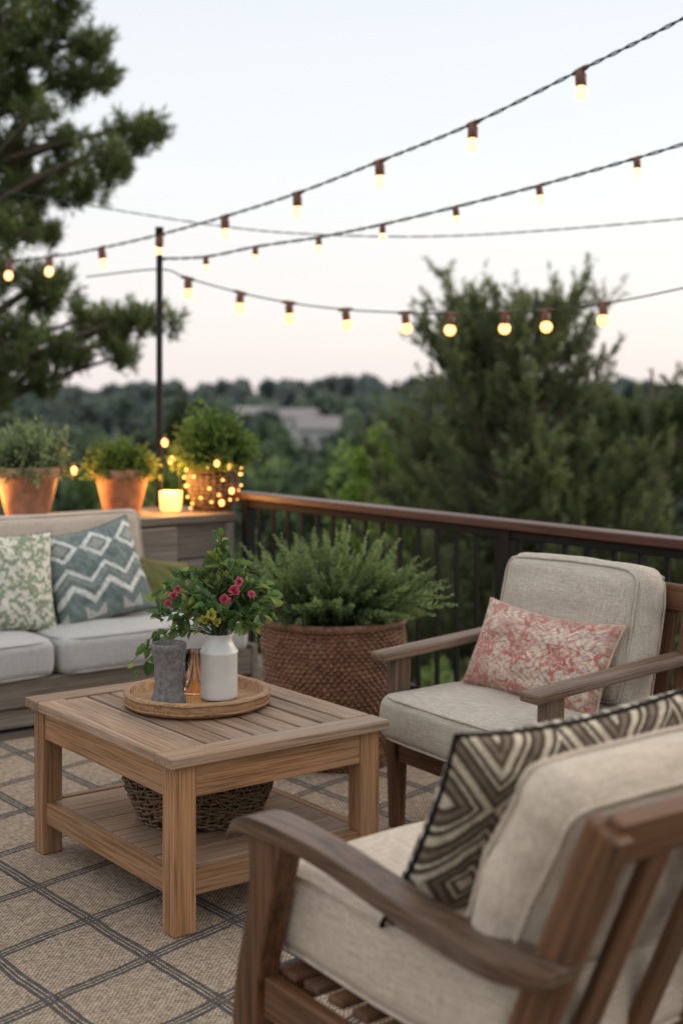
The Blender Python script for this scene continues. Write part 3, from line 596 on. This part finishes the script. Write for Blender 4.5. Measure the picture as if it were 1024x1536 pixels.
P=np.concatenate(P); v,c=leaf2(P,np.concatenate(D),R.uniform(.02,.045,len(P)),.016,np.concatenate(C)); fastmesh('foliage',v,4,c,m_fol,g)
def plight(name,loc,e,parent=None,r=.03,c=(1,.45,.13)):
    l=bpy.data.lights.new(name,'POINT'); l.energy=e; l.color=c; l.shadow_soft_size=r; o=bpy.data.objects.new(name,l); COL.objects.link(o); o.location=loc
    if parent: o.parent=parent
plight('fairy_light_glow',(-.16,-.14,.12),2.0,g)
# votive lantern
g=grp('candle_lantern',(W(-.865,6.93,0).x,W(-.865,6.93,0).y,.751)); mb=MB(); mb.lathe([(0,0),(.045,0),(.052,.01),(.057,.05),(.058,.10),(.056,.102),(.053,.05),(.047,.014),(0,.012)],n=40)
mfr,nt,b=newmat('frosted_amber_glass'); b.inputs['Base Color'].default_value=(1,.75,.45,1); b.inputs['Emission Color'].default_value=(1,.43,.10,1); n=noise(nt,objco(nt,False),55,3); L(nt,M(nt,'MULTIPLY',n,4.0),b.inputs['Emission Strength']); b.inputs['Roughness'].default_value=.4; bump(nt,b,n,.6,.004)
mb.obj('glass_cup',mfr,g); mb=MB(); mb.lathe([(0,.014),(.03,.014),(.03,.055),(0,.055)],n=20); mb.obj('candle',m_flame,g); mb=MB(); mb.lathe([(0,.055),(.007,.065),(.008,.078),(0,.105)],n=10); mb.obj('flame',m_fairy,g)
mb=MB(); mb.tube([(.056*math.cos(a),0,.1+.16*math.sin(a)) for a in np.linspace(0,math.pi,17)],.002,5); mb.obj('handle',m_metal,g)
plight('lantern_light',(-.02,-.03,.15),7.0,g)
# small lights strung along the ledge and up the pole
g=grp('ledge_string_lights'); mb=MB(); mw_=MB(); sk=MB()
LP=[(-1.72,6.72,.86),(-1.36,6.95,.955),(-1.02,7.2,.955),(-1.0,7.25,.72),(-.93,7.2,1.09),(-.89,7.15,1.0),(-.62,6.80,1.0),(-.56,6.85,.985),(-.55,6.85,.86),(-.53,6.9,.835),(-.60,6.85,.80)]
pts=[]
for (X,d,z) in LP:
    p=W(X,d,z); pts+= [tuple(p+Vector((0,0,.045)))]; s=.018 if X<-.88 else .013; mb.lathe([(0,-s*1.2),(s*.6,-s),(s,-s*.1),(s*.85,s*.6),(s*.4,s*1.2),(0,s*1.3)],p,12); sk.tube([p+Vector((0,0,s*1.2)),p+Vector((0,0,.045))],.008,8)
for a_,b_ in zip(pts[:-1],pts[1:]):
    a_=Vector(a_);b_=Vector(b_); mw_.tube([a_.lerp(b_,s)-Vector((0,0,.10*min(1,(b_-a_).length)*4*s*(1-s))) for s in np.linspace(0,1,10)],.0025,5,False)
mb.obj('bulbs',m_fairy,g); mw_.obj('wire',m_wire,g); sk.obj('sockets',m_socket,g)
plight('bulb_light',tuple(W(-1.33,6.75,.86)),5.0,g); plight('bulb_light_b',tuple(W(-1.02,6.9,.84)),3.6,g); plight('bulb_light_c',tuple(W(-1.68,6.5,.84)),3.0,g)
# ---------------------------------------------------------------- pole
pb=W(-.968,7.27,0); g=grp('light_pole',pb); mb=MB(); mb.tube([(0,0,-.2),(0,0,2.215)],.017,12); mb.lathe([(0,.0),(.05,.0),(.05,.012),(.02,.02)],(0,0,.0),16); mb.tube([(0,0,2.2),(0,0,2.235)],.022,12); mb.obj('pole',m_metal,g)
mb=MB(); mb.tube([(0,0,2.19),(.05,.03,2.2)],.006,6); mb.tube([(0,0,2.06),(.05,-.03,2.07)],.006,6); mb.obj('hooks',m_metal,g)
# ---------------------------------------------------------------- string lights
def cr(P,n=16):
    P=[Vector(p) for p in P]; P=[P[0]*2-P[1]]+P+[P[-1]*2-P[-2]]; out=[]
    for i in range(1,len(P)-2):
        for k in range(n):
            t=k/n; out.append(.5*((2*P[i])+(P[i+1]-P[i-1])*t+(2*P[i-1]-5*P[i]+4*P[i+1]-P[i+2])*t*t+(3*P[i]-P[i-1]-3*P[i+1]+P[i+2])*t*t*t))
    out.append(P[-2]); return out
def strings(name,pts,bulbs,sc=1.0,globe=False,twist=.0045,wr=.0036,mat=None):
    g=grp(name); path=cr([W(*p) for p in pts],16); 
    fine=[]; 
    for a,b_ in zip(path[:-1],path[1:]):
        n=6 if twist else 1
        for k in range(n): fine.append(a.lerp(b_,k/n))
    fine.append(path[-1]); mb=MB()
    if twist:
        acc=0; A=[];B=[]
        for i,p in enumerate(fine):
            if i: acc+=(p-fine[i-1]).length
            t=(fine[min(i+1,len(fine)-1)]-fine[max(i-1,0)]).normalized(); s=t.cross(Vector((0,0,1))).normalized(); u=s.cross(t); ph=acc*2*math.pi/.19+1.3*math.sin(acc*5)
            o=(s*math.cos(ph)+u*math.sin(ph))*twist; A.append(p+o);B.append(p-o)
        mb.tube(A,wr,5,False); mb.tube(B,wr,5,False)
    else: mb.tube(fine,wr,6,False)
    mb.obj('cable',m_wire,g)
    sk=MB(); bl=MB()
    for q in bulbs:
        k=q*16; j=max(0,min(int(k),len(path)-2)); p=path[j].lerp(path[j+1],k-j)
        s=sc; ns_=len(sk.v); nb_=len(bl.v)
        sk.lathe([(0,.006*s),(.012*s,.006*s),(.0165*s,0),(.0165*s,-.012*s),(.0215*s,-.018*s),(.0205*s,-.054*s),(.018*s,-.059*s),(0,-.059*s)],p,14)
        t=(path[j+1]-path[j]).normalized(); sk.tube([p-t*.04*s,p-t*.02*s,p+t*.02*s,p+t*.04*s],[.006*s,.011*s,.011*s,.006*s],8)
        if globe: r_=.030*s; bl.lathe([(r_*math.sin(a),-.058*s-r_*.85+r_*math.cos(a)) for a in np.linspace(.3,math.pi,12)],p,18)
        else: bl.lathe([(.012*s,-.058*s),(.019*s,-.068*s),(.0235*s,-.083*s),(.0215*s,-.098*s),(.012*s,-.110*s),(0,-.113*s)],p,16)
        rot=Matrix.Rotation(random.uniform(-.12,.12),3,'X')@Matrix.Rotation(random.uniform(-.12,.12),3,'Y')
        for arr,n0 in ((sk.v,ns_),(bl.v,nb_)):
            for i in range(n0,len(arr)): arr[i]=tuple(p+rot@(Vector(arr[i])-p))
    if bulbs: sk.obj('sockets',m_socket,g); bl.obj('bulbs',mat or m_bulb,g)
strings('string_lights',[(-3.24,9.65,2.25),(-2.48,8.85,2.18),(-1.72,8.06,2.155),(-1.345,7.66,2.165),(-.966,7.27,2.195),(-.587,6.876,2.24),(-.209,6.48,2.30),(.17,6.09,2.385),(.548,5.69,2.475),(.927,5.3,2.605),(1.306,4.906,2.74),(2.06,4.12,3.05)],[1.2,1.55,2.0,3,4,5,6,7,8,9,10],1.05)
strings('string_lights',[(-.97,7.27,2.065),(-.70,7.05,2.055),(-.43,6.85,2.085),(-.11,6.65,2.11),(.19,6.35,2.135),(.51,6.12,2.185),(.845,5.85,2.24),(1.21,5.6,2.315),(1.45,5.42,2.37),(2.2,4.9,2.56)],[1,2,3,4,5,6,7],.7)
strings('power_cable',[(-2.6,8.3,2.68),(-2.0,8,2.54),(-.776,7.5,2.284),(-.1125,7.2,2.187),(.643,7,2.16),(1.65,6.6,2.194),(2.4,6.3,2.25)],[],twist=.003,wr=.0022)
strings('string_lights',[(-1.4,7.5,1.99),(-.97,7.27,2.01),(-.82,7.3,1.965),(-.54,7.3,1.888),(-.28,7.3,1.835),(.02,7.25,1.795),(.334,7.2,1.775),(.57,7.1,1.762),(.837,7.0,1.765),(1.03,6.9,1.768),(1.286,6.7,1.79),(1.6,6.4,1.844),(2.2,6.0,1.98)],[2,3,4,5,6,7,8,9,10],1.0,True,0,.004,m_bulb2)
# ---------------------------------------------------------------- sweep for shaped timbers
def timber(name,secs,mat,parent,b=.004,sub=8):
    C=cr([s[0] for s in secs],sub); A=cr([s[1] for s in secs],sub); B=cr([s[2] for s in secs],sub); vs=[];fs=[]
    for c,a,b_ in zip(C,A,B): vs+=[c+a+b_,c-a+b_,c-a-b_,c+a-b_]
    n=len(C)
    for i in range(n-1):
        for k in range(4): fs.append((i*4+k,i*4+(k+1)%4,(i+1)*4+(k+1)%4,(i+1)*4+k))
    fs.append((3,2,1,0)); fs.append(tuple((n-1)*4+k for k in range(4)))
    me=bpy.data.meshes.new(name); me.from_pydata([tuple(v) for v in vs],[],fs); bm=bmesh.new(); bm.from_mesh(me); bmesh.ops.recalc_face_normals(bm,faces=bm.faces); bm.to_mesh(me); bm.free()
    o=addobj(name,me,mat,parent); bev(o,b,3); return o
# ---------------------------------------------------------------- near armchair (seen from behind)
g=grp('armchair',(1.312,2.016,.013)); Wd=.76
def armA(xc,sg):
    Z=Vector
    timber('arm',[(Z((xc,.055,.548)),Z((.030,0,0)),Z((0,-.003,.010))),(Z((xc,.03,.573)),Z((.034,0,0)),Z((0,-.006,.013))),(Z((xc,-.04,.588)),Z((.036,0,0)),Z((0,0,.015))),(Z((xc,-.2,.584)),Z((.032,0,0)),Z((0,.003,.015))),
      (Z((xc,-.36,.564)),Z((.030,0,0)),Z((0,.003,.017))),(Z((xc,-.5,.546)),Z((.033,0,0)),Z((0,.001,.016))),(Z((xc,-.62,.545)),Z((.042,0,0)),Z((0,0,.015))),(Z((xc,-.70,.552)),Z((.042,0,0)),Z((0,-.002,.013))),(Z((xc,-.735,.556)),Z((.028,0,0)),Z((0,-.002,.010)))],m_darkY,g,.007)
    timber('front_leg',[(Z((xc,-.055,.574)),Z((.024,0,0)),Z((0,.056,0))),(Z((xc,-.05,.52)),Z((.024,0,0)),Z((0,.045,0))),(Z((xc,-.035,.44)),Z((.024,0,0)),Z((0,.032,.004))),(Z((xc,-.012,.36)),Z((.024,0,0)),Z((0,.032,.008))),
      (Z((xc,.008,.26)),Z((.024,0,0)),Z((0,.036,.004))),(Z((xc,.01,.13)),Z((.024,0,0)),Z((0,.034,0))),(Z((xc,.0,.0)),Z((.022,0,0)),Z((0,.026,0)))],m_darkZ,g,.006)
    board('back_post',(xc+sg*.035,-.50,.13),(xc+sg*.035,-.790,.765),.036,.062,m_dark,g,(1,0,0),.006)
    board('rear_leg',(xc,-.60,.3),(xc,-.66,0.0),.045,.06,m_dark,g,(1,0,0),.005,1.0)
    board('side_rail',(xc+sg*.0,-.04,.290),(xc+sg*.0,-.64,.275),.028,.07,m_dark,g,(1,0,0),.004)
armA(.015,1); armA(Wd-.015,-1)
board('front_rail',(.04,-.02,.29),(Wd-.04,-.02,.29),.07,.03,m_dark,g,(0,0,1),.004)
board('rear_rail',(.04,-.585,.275),(Wd-.04,-.585,.275),.07,.028,m_dark,g,(0,0,1),.004)
for i in range(8): y=-.075-.066*i; board('seat_slat_%d'%i,(.03,y,.332),(Wd-.03,y,.332),.042,.014,m_dark,g,(0,1,0),.003)
dirb=Vector((0,-.290,.635)).normalized()
board('back_top_rail',(.052,-.780,.742),(Wd-.052,-.780,.742),.075,.030,m_dark,g,tuple(dirb),.006)
board('back_low_rail',(.072,-.555,.25),(Wd-.072,-.555,.25),.06,.026,m_dark,g,tuple(dirb),.004)
for i in range(4):
    x=.175+.137*i; board('back_slat_%d'%i,(x,-.565,.272),(x,-.763,.705),.05,.018,m_dark,g,(1,0,0),.004)
cushion('seat_cushion',Wd-.10,.64,.15,m_linen,g,Matrix.Translation((Wd/2,-.285,.418))@Matrix.Rotation(math.radians(1.5),4,'X'),.035,.018,.008,4.4)
bc=Matrix.Translation((Wd/2-.010,-.600,.645))@Matrix.Rotation(math.radians(116),4,'X')
cushion('back_cushion',Wd-.10,.34,.12,m_linen,g,bc,.055,.026,.012,8.8,.010)
nb=fr((1.312+.335,2.016-.395,.670),(1,.02,0),(0,-.46,.89)); o=pillow('throw_pillow',.58,.38,.06,m_pat,c_bw,nb,5,260)
mb=MB(); 
for sx,sy in ((1,1),(1,.8),(1,.6)):
    for k in range(14): a=Vector((sx*.282,sy*.185,0)); mb.tube([a,a+Vector((.02+random.uniform(-.004,.006),random.uniform(-.012,.012)-.004,random.uniform(-.01,.01))),a+Vector((.04,random.uniform(-.02,.01)-.012,random.uniform(-.014,.014)))],.0016,4)
mb.obj('tassels',m_cord,o)
# ---------------------------------------------------------------- far armchair by the railing
g=grp('armchair',(2.60,2.555,.013),math.radians(87)); Wb=.755
for xc in (.035,Wb-.035):
    board('front_leg',(xc,-.03,0),(xc,-.03,.30),.045,.055,m_chBl,g,(1,0,0),.004,.75)
    board('arm_post',(xc,-.032,.30),(xc,-.04,.525),.045,.06,m_chB,g,(1,0,0),.004)
    board('arm',(xc,.045,.530),(xc,-.545,.575),.072,.028,m_chB,g,(1,0,0),.008)
    board('back_post',(xc,-.46,0),(xc,-.615,.77),.042,.065,m_chBl,g,(1,0,0),.005)
    board('side_rail',(xc,-.06,.235),(xc,-.5,.225),.03,.075,m_chBl,g,(1,0,0),.004)
board('front_rail',(.06,-.03,.245),(Wb-.06,-.03,.245),.075,.03,m_chBl,g,(0,0,1),.004)
for i in range(7): y=-.08-.066*i; board('seat_slat_%d'%i,(.05,y,.281),(Wb-.05,y,.281),.042,.014,m_chBl,g,(0,1,0),.003)
dirb=Vector((0,-.155,.77)).normalized()
board('back_top_rail',(.056,-.604,.735),(Wb-.056,-.604,.735),.08,.03,m_chBl,g,tuple(dirb),.006)
board('back_low_rail',(.056,-.515,.285),(Wb-.056,-.515,.285),.06,.026,m_chBl,g,tuple(dirb),.004)
for i in range(6): x=.12+.105*i; board('back_slat_%d'%i,(x,-.521,.32),(x,-.597,.695),.045,.016,m_chBl,g,(1,0,0),.004)
cushion('seat_cushion',Wb-.10,.58,.135,m_linen2,g,Matrix.Translation((Wb/2,-.225,.357)),.032,.015,.006,1.4)
cushion('back_cushion',Wb-.165,.41,.14,m_linen2,g,Matrix.Translation((Wb/2+.014,-.468,.617))@Matrix.Rotation(math.radians(102),4,'X'),.05,.026,.012,3.9,.010)
pillow('throw_pillow',.54,.28,.07,m_pat,c_pink,rolled((2.925,2.91,.565),(.05,-1,0),(.42,0,.9),-2),6,260,fringe=m_cord)
# ---------------------------------------------------------------- world, sun, camera
w=bpy.data.worlds.new('World'); S.world=w; w.use_nodes=True; nt=w.node_tree; bg=nt.nodes['Background']
sky=nt.nodes.new('ShaderNodeTexSky'); sky.sky_type='NISHITA'; sky.sun_disc=False; sky.sun_elevation=math.radians(8); sky.sun_rotation=math.radians(100); sky.air_density=1.0; sky.dust_density=1.5
tc=nt.nodes.new('ShaderNodeTexCoord'); sp=nt.nodes.new('ShaderNodeSeparateXYZ'); L(nt,tc.outputs['Generated'],sp.inputs[0])
veil=ramp(nt,M(nt,'MAXIMUM',sp.outputs[2],0),[(0,(7.7,7.0,6.9)),(.06,(7.9,7.55,7.5)),(.16,(7.8,7.85,8.0)),(.30,(7.0,7.4,7.8)),(.7,(9.2,9.2,9.2))])  # last stop: zenith out of view, brightened to add light to the scene
c=mixc(nt,.82,sky.outputs[0],veil); L(nt,c,bg.inputs[0]); bg.inputs[1].default_value=.142
sl=bpy.data.lights.new('sun','SUN'); sl.energy=1.3; sl.angle=math.radians(14); sl.color=(1,.82,.64); so=bpy.data.objects.new('sun',sl); COL.objects.link(so)
el,az=math.radians(16),math.radians(100); sd=Vector((math.sin(az)*math.cos(el),math.cos(az)*math.cos(el),math.sin(el))); so.rotation_euler=sd.to_track_quat('Z','Y').to_euler()
cam=bpy.data.cameras.new('camera'); co=bpy.data.objects.new('camera',cam); COL.objects.link(co); co.location=(0,0,1.35); co.rotation_euler=(math.radians(90),0,-math.atan2(.6,.8))
cam.lens=48; cam.sensor_width=36; cam.shift_y=-178/1536; cam.clip_end=6000; cam.clip_start=.05
cam.dof.use_dof=True; cam.dof.focus_distance=3.5; cam.dof.aperture_fstop=2.3; S.camera=co
S.view_settings.view_transform='Standard'; S.view_settings.look='None'; S.view_settings.exposure=0
